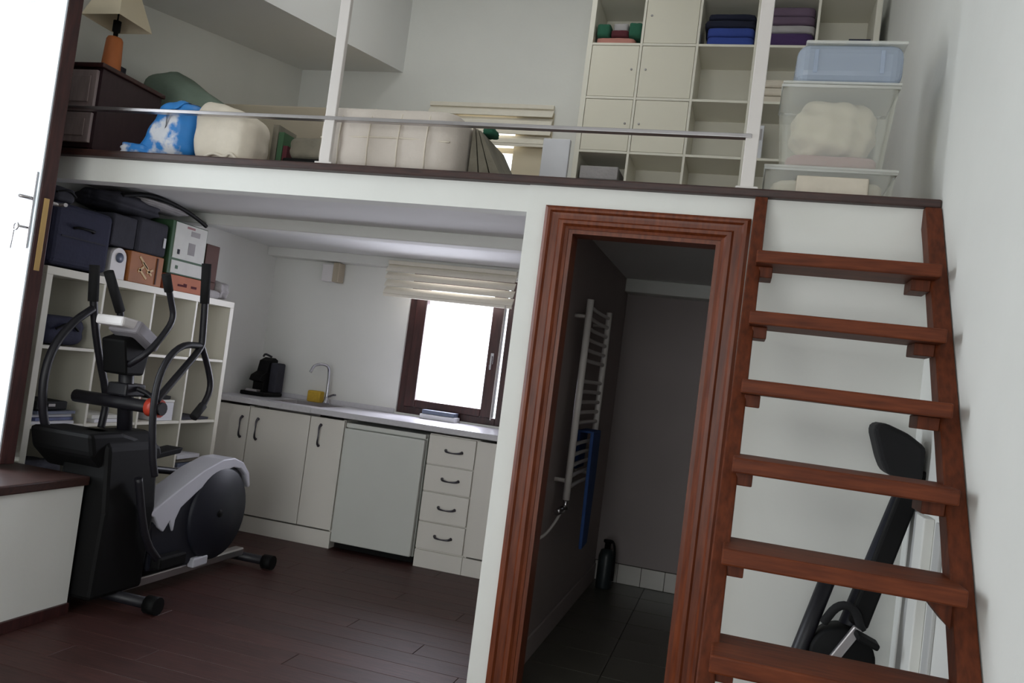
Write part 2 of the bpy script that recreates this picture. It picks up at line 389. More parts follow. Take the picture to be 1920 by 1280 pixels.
h = MB().box(a1 - .075, yo - .045, 1.34, a1 - .05, yo - .03, 1.42, .004).box(a1 - .07, yo - .065, 1.30, a1 - .055, yo - .045, 1.40, .005).build('handle', 'chrome'); h.parent = sf; h['label'] = 'metal casement handle'
# loft window (window_2)
x0, x1, z0, z1 = LW
w2 = MB().box(x0, yo - .03, z0, x0 + .16, yo + .07, z1, .004).box(x1 - .27, yo - .03, z0, x1, yo + .07, z1, .004).box(x0 + .16, yo - .03, z0, x1 - .27, yo + .07, z0 + .1, .004).box(x0 + .16, yo - .03, z1 - .05, x1 - .27, yo + .07, z1, .004)
w2.box(x0 + .16, yo - .01, z0 + .36, x1 - .27, yo + .05, z0 + .40, .003)
w2 = struct(w2.build('window_2', 'creamframe'))
g = B(x0 + .16, yo + .02, z0 + .1, x1 - .27, yo + .028, z1 - .05).build('pane', 'glass'); g.parent = w2
# rear window behind the camera
w3 = MB()
for xa in (-2.6, -1.18, .24): w3.box(xa, YF - .1, .12, xa + .06, YF - .04, 2.72)
w3.box(-2.54, YF - .1, .12, .24, YF - .04, .18).box(-2.54, YF - .1, 2.66, .24, YF - .04, 2.72)
w3 = struct(w3.build('window_3', 'darkwood'))
for xa in (-2.54, -1.12):
    g = B(xa, YF - .08, .18, xa + 1.36, YF - .072, 2.66).build('pane', 'glass'); g.parent = w3

# open terrace door leaf (door_2): hinged at the left wall, painted white outside
LD = Vector((-.97, .243, 0)); LN = Vector((.243, .97, 0))     # along leaf towards hinge, thickness away from camera
LO = Vector((-3.012, -.262, .625))
def leaf(a0, a1, t0, t1, z0, z1, bev=0.0):
    ang = math.atan2(LD.y, LD.x)
    c = LO + LD * ((a0 + a1) / 2) + LN * ((t0 + t1) / 2) + Vector((0, 0, (z0 + z1) / 2))
    hx, hy, hz = (a1 - a0) / 2, (t1 - t0) / 2, (z1 - z0) / 2
    return MB().box(c.x - hx, c.y - hy, c.z - hz, c.x + hx, c.y + hy, c.z + hz, bev, rot=Matrix.Rotation(ang, 3, 'Z'))
d2 = struct(leaf(.0, .56, .004, .066, 0, 2.16, .003).build('door_2', 'darkwood'))
fc_ = MB()
def sub(name, mbb, m, lab=None):
    o = mbb.build(name, m); o.parent = d2
    if lab: o['label'] = lab
    return o
sub('outer_face', leaf(.006, .56, -.004, .004, .004, 2.156, .002), 'doorwhite', 'white painted outer face')
sub('panel_moulding', leaf(.06, .56, -.012, -.004, 2.07, 2.082, .003), 'radshade')
sub('panel_moulding', leaf(.10, .48, -.012, -.004, .16, .175, .003), 'doorwhite')
sub('lock_plate', leaf(-.003, .001, .022, .046, .85, 1.17, .001), 'brass', 'brass lock faceplate on the door edge')
sub('escutcheon', leaf(.022, .052, -.012, -.004, .94, 1.28, .003), 'steel', 'grey metal escutcheon plate')
pt = lambda a, t, z: LO + LD * a + LN * t + Vector((0, 0, z))
sub('lever_handle', MB().tube([pt(.037, -.01, 1.16), pt(.037, -.055, 1.16), pt(.06, -.06, 1.16), pt(.15, -.055, 1.165)], .009, 8, smooth=1), 'steel', 'grey lever handle')
sub('key', MB().tube([pt(.037, -.01, 1.03), pt(.037, -.05, 1.03)], .006, 6).tube([pt(.037, -.05, 1.045), pt(.06, -.055, 1.04), pt(.06, -.055, 1.01), pt(.037, -.05, 1.015)], .004, 6, closed=True, smooth=1).tube([pt(.055, -.055, 1.01), pt(.062, -.055, .93)], .003, 6), 'steel', 'key with hanging ring')
sub('inner_lever', MB().tube([pt(.037, .066, 1.16), pt(.037, .11, 1.16), pt(.02, .115, 1.16), pt(-.02, .11, 1.16)], .009, 8, smooth=1), 'steel')

# raised platform below the terrace door
pf = thing('raised_platform', 'white boxed step with dark wooden top below the open door at left', 'platform', (-3.1, -.8, 0))
B(XL + .002, -1.62, .0, -2.72, -.08, .565).build('side_panel', 'wall', pf)
B(XL + .002, -1.63, .566, -2.70, -.07, .605, bev=.006).build('top_board', 'edge', pf)
B(-2.72, -1.62, 0, -2.706, -.08, .05, bev=.003).build('skirting', 'darkwood', pf)

# ------------------------------------------------------------------ open wooden stairs
st = thing('loft_stairs', 'steep open red-brown wooden stairs up to the loft beside the right wall', 'stairs', (.28, -.8, 0))
noseY = lambda z: -.335 + (z - 1.797) * .7365
def stringer(xa, xb):
    s = MB(); d0, d1 = .11, .185; zt, zb = 2.045, 0.0
    s.prism([(noseY(zt) + d0 if noseY(zt) + d0 < -.001 else -.001, zt), (-.001, zt), (-.001, zt - .02), (noseY(zb) + d1, zb), (noseY(zb) + d0, zb)], xa, xb)
    return s
for xa, xb in ((-.022, .022), (.545, .597)):
    z0_, z1_ = 0, 2.044
    s = MB(); s.prism([(noseY(0) + .11, 0), (noseY(0) + .20, 0), (min(noseY(1.92) + .20, -.002), 1.92), (-.002, 1.97), (-.002, z1_), (noseY(z1_) + .11, z1_)], xa, xb, bev=.004)
    s.build('stringer', 'stairv', st)
for i in range(8):
    z = 1.797 - i * .2175; y = -.335 - .16 * i
    B(.004, y, z - .042, .560, y + .205, z, bev=.005).build('tread', 'stair', st)
    for xa, xb in ((.017, .062), (.488, .545)):
        if i == 4 and xa > .4:
            MB().prism([(xb, z - .043), (xa, z - .043), (xa, z - .05), (xb, z - .11)], y + .07, y + .19, 'Y').build('cleat', 'stairv', st)
        else: B(xa, y + .07, z - .080, xb, y + .19, z - .0425, bev=.003).build('cleat', 'stairv', st)

# ------------------------------------------------------------------ loft railing
rl = thing('loft_railing', 'thin white metal railing standing along the loft edge', 'railing', (-1.0, .0, ZL))
for xa in (-1.805, -.058):
    B(xa - .024, -.012, ZL, xa + .024, .012, 3.0, bev=.003).build('post', 'whitemetal', rl)
    B(xa - .04, -.02, ZL, xa + .04, .018, ZL + .008, bev=.002).build('base_plate', 'whitemetal', rl)
MB().box(XL + .01, -.018, 2.268, -.06, .018, 2.284, .003).build('lower_rail', 'steel', rl)
MB().box(XL + .01, -.02, 3.0, -.03, .02, 3.03, .004).build('top_rail', 'steel', rl)

# ------------------------------------------------------------------ kitchenette
CF, CB = 1.88, YB - .002     # cabinet front, wall
def handle_v(x, z, parent): MB().tube([(x, CF - .022, z + .07), (x, CF - .046, z + .055), (x + .004, CF - .05, z), (x, CF - .046, z - .055), (x, CF - .022, z - .07)], .007, 8, smooth=2, rr=lambda q: .004 + .007 * abs(2 * q - 1)).build('handle', 'handle', parent)
def handle_h(x, z, parent):
    MB().tube([(x - .055, CF - .022, z), (x - .045, CF - .046, z - .006), (x, CF - .05, z - .01), (x + .045, CF - .046, z - .006), (x + .055, CF - .022, z)], .007, 8, smooth=2, rr=lambda q: .004 + .007 * abs(2 * q - 1)).build('handle', 'handle', parent)
def cabinet(name, x0, x1, label, doors):
    t = thing(name, label, 'cabinet', ((x0 + x1) / 2, 2.17, 0), 'white kitchenette base units')
    MB().box(x0 + .001, CF, 0, x0 + .019, CB, .848).box(x1 - .019, CF, 0, x1 - .001, CB, .848).box(x0 + .019, CF, .09, x1 - .019, CB, .108).box(x0 + .019, CB - .01, .108, x1 - .019, CB, .848).build('carcass', 'cabwhite', t)
    B(x0 + .001, CF - .014, 0, x1 - .001, CF, .108).build('plinth', 'cabwhite', t)
    for a, b, hx in doors:
        d = B(a + .003, CF - .02, .118, b - .003, CF - .001, .844, bev=.003).build('door', 'cabwhite', t)
        if hx is not None: handle_v(hx, .70 if hx < -3 else .725, d)
    return t
cabinet('base_cabinet', XL + .003, -3.19, 'narrow white corner base cabinet beside the cube shelf end', [(XL + .01, -3.19, -3.24)])
cabinet('base_cabinet', -3.19, -2.47, 'wide white sink base cabinet with two doors left of the small fridge', [(-3.19, -2.725, -3.115), (-2.725, -2.47, -2.64)])
cabinet('base_cabinet', -1.545, -1.0, 'white base cabinet right of the drawers, cut off by the wall', [(-1.545, -1.0, None)])
t = thing('drawer_unit', 'white four-drawer kitchen unit right of the small fridge', 'drawers', (-1.7, 2.17, 0), 'white kitchenette base units')
B(-1.869, CF, 0, -1.547, CB, .848).build('carcass', 'cabwhite', t)
B(-1.869, CF - .014, 0, -1.547, CF, .108).build('plinth', 'cabwhite', t)
for a, b in ((.118, .290), (.294, .480), (.484, .652), (.656, .844)):
    d = B(-1.866, CF - .02, a + .002, -1.550, CF - .001, b - .002, bev=.003).build('drawer', 'cabwhite', t); handle_h(-1.69, (a + b) / 2 + .005, d)
t = thing('small_fridge', 'white undercounter fridge between the sink cabinet and the drawers', 'fridge', (-2.17, 2.17, 0))
B(-2.455, CF + .005, .05, -1.885, CB - .04, .835).build('cabinet_body', 'fridge', t)
B(-2.452, CF - .045, .055, -1.888, CF + .002, .800, bev=.006).build('door', 'fridge', t)
B(-2.452, CF - .03, .806, -1.888, CF + .004, .836, bev=.004).build('control_strip', 'fridge', t)
for xa in (-2.40, -1.98):
    for ya in (1.93, 2.33): MB().lathe([(0, 0), (.022, 0), (.022, .05), (0, .05)], (xa, ya, 0)).build('foot', 'black', t)
B(-2.45, CF + .02, .008, -1.89, CF + .035, .05).build('kick_grille', 'black', t)
t = thing('worktop', 'long pale grey worktop running over the white kitchenette units', 'worktop', (-2.2, 2.1, .85))
mb = MB(); sx0, sx1, sy0, sy1 = -3.12, -2.72, 1.98, 2.34
mb.box(XL + .002, 1.835, .862, sx0, CB, .90, .004).box(sx1, 1.835, .862, -.889, CB, .90, .004).box(sx0, 1.835, .862, sx1, sy0, .90).box(sx0, sy1, .862, sx1, CB, .90)
mb.build('slab', 'counter', t)
mb = MB().box(sx0 + .001, sy0 + .001, .75, sx1 - .001, sy1 - .001, .756).box(sx0 + .001, sy0 + .001, .756, sx0 + .006, sy1 - .001, .902).box(sx1 - .006, sy0 + .001, .756, sx1 - .001, sy1 - .001, .902).box(sx0 + .006, sy0 + .001, .756, sx1 - .006, sy0 + .006, .902).box(sx0 + .006, sy1 - .006, .756, sx1 - .006, sy1 - .001, .902)
mb.build('sink_bowl', 'steel', t)
B(XL + .002, CB - .012, .90, -2.385, CB, .935, bev=.003).build('upstand', 'counter', t)
t = thing('faucet', 'chrome gooseneck faucet behind the kitchenette sink', 'faucet', (-2.93, 2.37, .90))
MB().lathe([(0, 0), (.026, 0), (.026, .012), (.018, .03), (.016, .05), (0, .05)], (-2.90, 2.375, .9015)).build('base', 'chrome', t)
MB().tube([(-2.90, 2.375, .94), (-2.90, 2.37, 1.10), (-2.90, 2.35, 1.175), (-2.925, 2.30, 1.19), (-2.96, 2.24, 1.175), (-2.97, 2.215, 1.12)], .011, 10).build('spout', 'chrome', t)
MB().tube([(-2.885, 2.375, .955), (-2.84, 2.36, .975), (-2.82, 2.35, .975)], .008, 8).build('lever', 'chrome', t)
o = tag(B(-3.05, 2.352, .901, -2.945, 2.425, .985, bev=.01).build('sponge', 'yellow'), 'yellow sponge block beside the chrome faucet', 'sponge')
t = thing('coffee_machine', 'black coffee machine on the worktop in the kitchen corner', 'coffee machine', (-3.38, 2.25, .90))
B(-3.47, 2.13, .901, -3.27, 2.38, .93, bev=.008).build('base', 'black', t)
MB().prism([(2.22, .93), (2.38, .93), (2.38, 1.17), (2.34, 1.185), (2.27, 1.16), (2.25, 1.08), (2.18, 1.05), (2.16, 1.01), (2.22, 1.0)], -3.43, -3.34, 'X', bev=.006).build('body', 'black', t)
B(-3.335, 2.27, .93, -3.27, 2.38, 1.15, bev=.012).build('water_tank', 'charcoal', t)
MB().tube([(-3.42, 2.30, 1.19), (-3.385, 2.26, 1.21), (-3.35, 2.30, 1.19)], .008, 8).build('lever', 'blackmetal', t)
MB().prism([(2.14, .931), (2.19, .931), (2.19, .945), (2.14, .945)], -3.43, -3.34, 'X').build('drip_tray', 'steel', t)
t = thing('wall_light', 'small beige and white box light on the wall above the sink', 'lamp', (-2.99, 2.40, 1.88))
B(-3.07, 2.36, 1.80, -2.98, 2.44, 1.93, bev=.006).build('shade', 'consolewhite', t)
B(-2.978, 2.35, 1.80, -2.925, 2.44, 1.945, bev=.006).build('side_plate', 'beige', t)
B(-3.05, 2.44, 1.84, -2.95, YB, 1.91).build('bracket', 'beige', t)
def roman_blind(label, x0, x1, zt, zb, y, folds):
    t = thing('roman_blind', label, 'blind', ((x0 + x1) / 2, y, zb))
    B(x0, y + .01, zt - .03, x1, y + .04, zt, bev=.003).build('head_rail', 'blind', t)
    n = folds; h = (zt - .03 - zb) / n
    for i in range(n):
        za = zt - .03 - i * h
        MB().prism([(y + .030, za), (y + .005 - .005 * (i % 2), za - h * .5), (y - .012, za - h * .98), (y - .004, za - h), (y + .02, za - h * .6), (y + .036, za)], x0, x1, 'X').build('fold', 'blind', t)
    B(x0, y - .01, zb - .02, x1, y + .006, zb, bev=.003).build('bottom_bar', 'blind', t)
    return t
t = roman_blind('cream folded roman blind above the dark-framed kitchen window', -2.52, -1.555, 1.995, 1.752, 2.29, 4)
MB().tube([(-1.60, 2.28, 1.75), (-1.605, 2.28, .96)], .004, 6).build('cord', 'whitemetal', t)
roman_blind('cream roman blind on the loft window behind the mattress', -2.41, -1.47, 3.205, 2.915, 2.40, 4)
t = thing('window_tray', 'small pale and slate plastic tray on the worktop under the kitchen window', 'tray', (-2.0, 2.38, .90))
B(-2.14, 2.33, .901, -1.875, 2.44, .935, bev=.004).build('base', 'paper', t)
B(-2.13, 2.34, .936, -1.885, 2.43, .965, bev=.004).build('lid', 'slate', t)

# ------------------------------------------------------------------ cube shelves
def shelf_unit(t, along, origin, n, m, px, pz, depth, z0, mt, tb=.034, ti=.016):
    # along 'X': front faces -Y at y=origin[1]; along 'Y': front faces +X at x=origin[0]
    W, H = n * px, m * pz
    def bx(a0, a1, c0, c1, d0=0, d1=None):
        d1 = depth if d1 is None else d1
        if along == 'X': return B(origin[0] + a0, origin[1] + d0, z0 + c0, origin[0] + a1, origin[1] + d1, z0 + c1, bev=.0015, seg=1)
        return B(origin[0] - d1, origin[1] + a0, z0 + c0, origin[0] - d0, origin[1] + a1, z0 + c1, bev=.0015, seg=1)
    bx(0, tb, tb, H - tb).build('side_panel', mt, t); bx(W - tb, W, tb, H - tb).build('side_panel', mt, t)
    bx(0, W, H - tb, H).build('top_panel', mt, t); bx(0, W, 0, tb).build('bottom_panel', mt, t)
    for i in range(1, n): bx(i * px - ti / 2, i * px + ti / 2, tb, H - tb).build('divider', mt, t)
    for j in range(1, m):
        for i in range(n):
            a0 = tb if i == 0 else i * px + ti / 2; a1 = W - tb if i == n - 1 else (i + 1) * px - ti / 2
            bx(a0, a1, j * pz - ti / 2, j * pz + ti / 2, .002).build('shelf_board', mt, t)
    return bx
US = thing('cube_shelf', 'tall white five-column cube shelf against the loft back wall', 'shelf', (-.3, 2.25, ZL))
uz0 = 3.525 - 4 * .3557; UX, UY, UP = -1.206, 2.056, .3542
ub = shelf_unit(US, 'X', (UX, UY), 5, 5, UP, .3557, .385, ZL + .001, 'melamine')
uz = lambda j: ZL + .001 + j * .3557          # row line heights from below (j=0 floor)
ub(.034, 5 * UP - .034, .034, 5 * .3557 - .034, .378, .384).build('back_panel', 'melamine', US)
for i, j in ((0, 2), (1, 2), (0, 3), (1, 3), (1, 4)):
    a0 = (.034 if i == 0 else i * UP + .008) + .0025; a1 = (i + 1) * UP - .0105
    d = ub(a0, a1, j * .3557 + .0105, (j + 1) * .3557 - (.0105 if j < 4 else .037), .004, .022).build('door', 'melamine2', US)
    kx = a1 - .035 if i == 0 else a0 + .035
    k = MB().lathe([(0, -.004), (.007, -.004), (.007, .002), (0, .002)], (UX + kx, UY + .004, uz(j) + .19), 'Y', 10).build('knob', 'steel', d)

LS = thing('cube_shelf', 'white four-column cube shelf against the left wall under the loft', 'shelf', (-3.3, .7, 0))
LX, LY0, LPY, LPZ = -3.14, -.035, .3695, .379
lb = shelf_unit(LS, 'Y', (LX, LY0), 4, 4, LPY, LPZ, .385, .002, 'melamine', tb=.038)
LT = 4 * LPZ + .002      # top of the lower shelf
lz = lambda j: .002 + j * LPZ + .0085
ly = lambda i: LY0 + i * LPY

# ---- things in the upper shelf
def folded(x0, x1, y0, z0, h, m, label, group, seed=0, d=.28):
    o = MB().pillow(x0, y0, z0, x1, y0 + d, z0 + h, e=.22, n=6, wob=.012, seed=seed).build('folded_towel', m)
    return tag(o, label, 'towel', group)
U = lambda i: UX + i * UP
zt = uz(4) + .0085
G = 'folded towels in the loft shelf'
folded(U(0) + .045, U(1) - .05, 2.09, zt, .05, 'rose', 'dusty rose folded towel at the bottom of the top-left cube pile', G, 1)
folded(U(0) + .14, U(0) + .26, 2.085, zt + .05, .05, 'wine', 'wine red folded towel on the rose towel in the loft shelf', G, 2)
folded(U(0) + .255, U(1) - .012, 2.08, zt + .05, .10, 'dkgreen', 'bottle green folded towel at the right of the top-left cube', G, 3)
folded(U(0) + .045, U(0) + .135, 2.08, zt + .05, .09, 'dkgreen', 'bottle green folded towel at the left of the top-left cube', G, 4)
folded(U(0) + .145, U(0) + .245, 2.12, zt + .101, .06, 'greycloth', 'grey folded cloth on top of the towels in the top-left cube', G, 5)
folded(U(2) + .05, U(3) - .012, 2.07, zt, .055, 'blue', 'royal blue folded towel, lowest of the blue pile', G, 6)
folded(U(2) + .05, U(3) - .012, 2.07, zt + .055, .06, 'blue', 'royal blue folded towel, second from the bottom of the blue pile', G, 7)
folded(U(2) + .03, U(3) - .012, 2.075, zt + .115, .05, 'darkblue', 'dark navy folded towel lying on the two royal blue towels', G, 8)
folded(U(2) + .05, U(3) - .012, 2.075, zt + .165, .04, 'darkblue', 'dark navy folded towel, topmost of the blue pile', G, 9)
folded(U(3) + .012, U(4) - .014, 2.07, zt, .085, 'purple', 'purple folded towel at the bottom of the cube right of the post', G, 10)
folded(U(3) + .012, U(4) - .012, 2.075, zt + .085, .05, 'greycloth', 'pale grey folded towel lying on the purple towel', G, 11)
folded(U(3) + .02, U(4) - .018, 2.07, zt + .135, .055, 'plum', 'dull plum folded towel on the pale grey towel', G, 12)
folded(U(3) + .02, U(4) - .018, 2.075, zt + .19, .06, 'plum', 'dull plum folded towel, topmost in its cube right of the post', G, 13)
t = thing('small_box', 'small grey-blue box lying in the top right cube of the loft shelf', 'box', (.48, 2.2, zt))
B(.40, 2.09, zt + .001, .52, 2.22, zt + .045, bev=.004).build('base', 'slate', t); B(.398, 2.088, zt + .046, .522, 2.222, zt + .056, bev=.003).build('lid', 'navy', t)
tag(B(.46, 2.40, zt + .001, .53, 2.43, zt + .16, bev=.004).build('card_frame', 'consolegrey'), 'small grey card standing at the back of the top right cube', 'card')
z3 = uz(3) + .0085
for k in range(3):
    tag(B(U(3) + .03 + .01 * k, 2.10, z3 + .001 + k * .052, U(3) + .20, 2.36, z3 + .050 + k * .052, bev=.012).build('folded_sheet', 'linen'),
        ('cream folded sheet %s the pile beside the blue bin' % ['at the bottom of', 'in the middle of', 'on top of'][k]), 'sheet', 'cream sheets in the loft shelf')
z2 = uz(2) + .0085
t = thing('white_carton', 'upright white carton standing right of the railing post in the loft shelf', 'box', (0, 2.2, z2))
B(U(3) + .02, 2.09, z2 + .001, U(3) + .11, 2.3, z2 + .215, bev=.003).build('carton_body', 'paper', t)
B(U(3) + .03, 2.085, z2 + .12, U(3) + .10, 2.089, z2 + .19).build('label', 'greycloth', t)
z1 = uz(1) + .0085
for k in range(3):
    tag(B(U(0) + .05, 2.08, z1 + .001 + k * .086, U(1) - .035 - .01 * k, 2.36, z1 + .085 + k * .086, bev=.004).build('paper_stack', ['cardwhite', 'paper', 'greycloth'][k]),
        ['white paper box, lowest in the cube at the loft shelf lower left', 'pale paper box lying between two boxes in the lower left cube', 'grey paper box, topmost in the cube at the loft shelf lower left'][k], 'box', 'paper boxes in the loft shelf')
z0c = uz(1) - 0

# ------------------------------------------------------------------ storage bins
def bin_(label, x0, x1, y0, y1, z0, z1, taper, m, lid=True, lidm='clearlid'):
    t = thing('storage_bin', label, 'storage box', ((x0 + x1) / 2, (y0 + y1) / 2, z0), 'plastic bins stacked at the loft edge')
    th = .003
    mb = MB(); tp = taper
    def ring(z, k, ins): 
        return [(x0 + tp * (1 - k) + ins, y0 + tp * (1 - k) + ins, z), (x1 - tp * (1 - k) - ins, y0 + tp * (1 - k) + ins, z), (x1 - tp * (1 - k) - ins, y1 - tp * (1 - k) - ins, z), (x0 + tp * (1 - k) + ins, y1 - tp * (1 - k) - ins, z)]
    R = [[mb.bm.verts.new(p) for p in ring(*a)] for a in ((z0, 0, 0), (z1, 1, 0), (z1, 1, th), (z0 + th, 0, th))]
    for A, C in zip(R, R[1:]):
        for k in range(4): mb.bm.faces.new((A[k], A[(k + 1) % 4], C[(k + 1) % 4], C[k]))
    mb.bm.faces.new(R[0][::-1]); mb.bm.faces.new(R[3])
    bmesh.ops.bevel(mb.bm, geom=[e for e in mb.bm.edges if abs((e.verts[0].co - e.verts[1].co).normalized().z) > .5], offset=.02, segments=3, affect='EDGES')
    mb.build('tub', m, t)
    MB().tube([(x0, y0, z1), (x1, y0, z1), (x1, y1, z1), (x0, y1, z1)], .006, 8, closed=True, smooth=0).build('rim', lidm, t)
    return t
b = bin_('low white plastic bin at the bottom of the stack on the loft edge', .00, .475, .18, .53, ZL + .001, 2.215, .012, 'clear')
B(-.005, .172, 2.217, .48, .538, 2.229, bev=.004).build('lid', 'clearlid', b)
B(.12, .170, 2.12, .38, .179, 2.19, bev=.006).build('front_panel', 'linen', b)
tag(MB().pillow(.03, .21, ZL + .006, .44, .50, 2.19, e=.3, n=6, wob=.02, seed=5).build('linen_stack', 'linen'), 'cream linen inside the low bottom bin', 'linen')
b = bin_('large clear bin full of cream linen, middle of the stack', .03, .455, .18, .52, 2.231, 2.545, .03, 'clear')
B(.03, .172, 2.552, .46, .527, 2.562, bev=.004).build('lid', 'clearlid', b)
tag(MB().pillow(.075, .22, 2.236, .41, .48, 2.29, e=.3, n=6, wob=.02, seed=3).build('mauve_cloth', 'mauve'), 'mauve folded cloth at the bottom of the large clear bin', 'cloth')
tag(MB().pillow(.085, .225, 2.292, .40, .475, 2.525, e=.7, n=22, wob=.055, seed=8).build('linen_bundle', 'linen'), 'crumpled cream linen bundle in the large clear bin', 'linen')
t = thing('storage_bin', 'translucent blue rounded tub on top of the bin stack', 'storage box', (.26, .35, 2.564), 'plastic bins stacked at the loft edge')
B(.072, .185, 2.564, .462, .515, 2.722, bev=.045, seg=4).build('tub', 'clearblue', t)
B(.10, .20, 2.723, .470, .50, 2.737, bev=.006).build('lid', 'clearlid', t)
B(.135, .182, 2.60, .15, .1845, 2.69, bev=.001).build('rib', 'clearblue', t); B(.375, .182, 2.60, .39, .1845, 2.69, bev=.001).build('rib', 'clearblue', t)

# ------------------------------------------------------------------ loft contents on the left
t = thing('nightstand', 'dark wooden nightstand at the left end of the loft edge', 'cabinet', (-3.3, .3, ZL))
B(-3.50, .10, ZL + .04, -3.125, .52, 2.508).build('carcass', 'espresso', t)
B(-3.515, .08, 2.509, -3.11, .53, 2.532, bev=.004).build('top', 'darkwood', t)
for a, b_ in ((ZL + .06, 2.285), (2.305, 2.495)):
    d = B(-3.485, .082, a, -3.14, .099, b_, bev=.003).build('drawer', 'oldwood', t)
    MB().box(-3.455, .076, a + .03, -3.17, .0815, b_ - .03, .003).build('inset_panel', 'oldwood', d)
    MB().lathe([(0, -.02), (.011, -.02), (.013, -.01), (.006, 0), (0, 0)], (-3.31, .076, (a + b_) / 2), 'Y', 12).build('knob', 'darkwood', d)
for xa in (-3.49, -3.155):
    for ya in (.105, .485): B(xa, ya, ZL, xa + .03, ya + .03, ZL + .04).build('foot', 'espresso', t)
t = thing('table_lamp', 'table lamp with terracotta base and cream shade on the nightstand', 'lamp', (-3.295, .33, 2.532))
MB().lathe([(0, 0), (.047, 0), (.049, .01), (.045, .10), (.040, .20), (.034, .212), (0, .215)], (-3.275, .30, 2.533), seg=24).build('base', 'orangeclay', t)
MB().lathe([(0, .215), (.012, .215), (.012, .24), (.02, .245), (.02, .30), (0, .30)], (-3.275, .30, 2.533), seg=12).build('socket', 'black', t)
mb = MB(); LQ = [[mb.bm.verts.new((-3.275 + a * r_, .30 + b_ * r_, 2.533 + h_)) for a, b_ in ((-1, -1), (1, -1), (1, 1), (-1, 1))] for r_, h_ in ((.118, .285), (.055, .49), (.053, .49), (.115, .287), (.118, .285))]
for A_, C_ in zip(LQ, LQ[1:]):
    for k in range(4): mb.bm.faces.new((A_[k], A_[(k + 1) % 4], C_[(k + 1) % 4], C_[k]))
mb.build('shade', 'shade', t)
MB().tube([(-3.33, .30, 3.015), (-3.22, .30, 3.015)], .004, 6).tube([(-3.275, .30, 2.83), (-3.275, .30, 3.015)], .004, 6).build('shade_spider', 'black', t)
tag(B(-3.50, .44, 2.534, -3.36, .50, 2.66, bev=.004).build('picture', 'charcoal'), 'dark framed picture standing behind the lamp on the nightstand', 'picture')
# blue printed bag
t = thing('printed_bag', 'crumpled blue and white printed plastic bag on the loft edge', 'bag', (-2.76, .2, ZL))
mb = MB(); mb.pillow(-2.845, .06, ZL + .001, -2.585, .36, 2.37, e=.5, n=14, wob=.04, seed=12)
for v in mb.bm.verts:
    k = max(0, 1 - (v.co.z - ZL) / .28)
    if v.co.x < -2.69: v.co.x -= .07 * k * k - .07 * (1 - k)
mb.build('bag_body', 'bag', t)
mb = MB(); mb.pillow(-2.945, .05, ZL + .001, -2.77, .2, 2.15, e=.7, n=8, wob=.08, seed=4); mb.build('bag_corner', 'bag', t)
t = thing('pillow', 'cream pillow lying on the loft edge right of the blue bag', 'pillow', (-2.4, .25, ZL))
mb = MB(); mb.pillow(-2.56, .07, ZL + .001, -2.25, .285, 2.365, e=.42, n=14, wob=.018, seed=2)
for v in mb.bm.verts:
    k = (v.co.x + 2.56) / .31
    v.co.z = ZL + .001 + (v.co.z - ZL - .001) * (1.04 - .22 * max(0, k) ** 1.5)
mb.build('pillow_body', 'linen', t)
MB().tube([(-2.48, .075, ZL + .012), (-2.42, .07, ZL + .045), (-2.36, .075, ZL + .02), (-2.33, .07, ZL + .05), (-2.29, .08, ZL + .01)], .008, 6).build('tie_ribbon', 'linen', t)
# low bed with teal blanket behind
t = thing('low_bed', 'low beige bed along the back of the loft under the stair box', 'bed', (-2.9, 1.5, ZL))
B(-3.50, 1.05, ZL + .08, -2.15, 2.35, 2.50, bev=.02).build('bed_base', 'beige', t)
B(-3.50, 1.0, ZL + .02, -2.0, 1.045, 2.66, bev=.01).build('footboard', 'beige', t)
for xa in (-3.48, -2.22):
    for ya in (1.07, 2.28): B(xa, ya, ZL, xa + .05, ya + .05, ZL + .08).build('leg', 'beige', t)
mb = MB(); mb.pillow(-3.47, .66, 2.30, -2.72, .98, 2.77, e=.6, n=14, wob=.03, seed=21)
for v in mb.bm.verts:
    k = (v.co.x + 3.45) / .7
    v.co.z = 2.30 + (v.co.z - 2.30) * (1.0 - .85 * max(0, min(1, k - .25)) ** 1.0)
    if v.co.z < 2.32: v.co.z = ZL + .002
tag(mb.build('teal_blanket', 'teal'), 'heap of teal blanket beside the nightstand at the foot of the bed', 'blanket')
# books and box between pillow and mattress
G = 'books between pillow and mattress'
for xa, xb, zt_, yd, m, lab in ((-2.285, -2.255, 2.335, .31, 'olive', 'grey-olive upright book nearest the cream pillow'), (-2.250, -2.222, 2.30, .31, 'green', 'green upright book between olive and red books'), (-2.218, -2.195, 2.235, .31, 'wine', 'wine red upright book left of the black case')):
    t = thing('book', lab, 'book', ((xa + xb) / 2, yd, ZL), G)
    MB().box(xa, yd, ZL + .001, xa + .003, yd + .16, zt_).box(xb - .003, yd, ZL + .001, xb, yd + .16, zt_).box(xa + .003, yd, ZL + .001, xb - .003, yd + .004, zt_).build('cover', m, t)
    B(xa + .0035, yd + .005, ZL + .004, xb - .0035, yd + .156, zt_ - .004).build('page_block', 'paper', t)
t = thing('black_case', 'black flat case lying behind the loft edge left of the mattress', 'case', (-2.05, .4, ZL))
B(-2.18, .25, ZL + .001, -1.935, .50, 2.165, bev=.012).build('case_body', 'black', t)
B(-2.18, .246, 2.12, -1.935, .252, 2.126).build('seam', 'charcoal', t)
tag(MB().pillow(-2.17, .27, 2.167, -1.94, .50, 2.275, e=.35, n=8, wob=.02, seed=9).build('grey_blanket', 'olive'), 'grey folded blanket lying on the black case', 'blanket')
t = thing('folded_mattress', 'cream quilted folded mattress on the loft edge behind the first railing post', 'mattress', (-1.58, .4, ZL))
mb = MB(); mb.pillow(-1.93, .09, ZL + .001, -1.262, .75, 2.375, e=.22, n=16, wob=.004, seed=3)
mb.build('mattress_body', 'quilt', t)
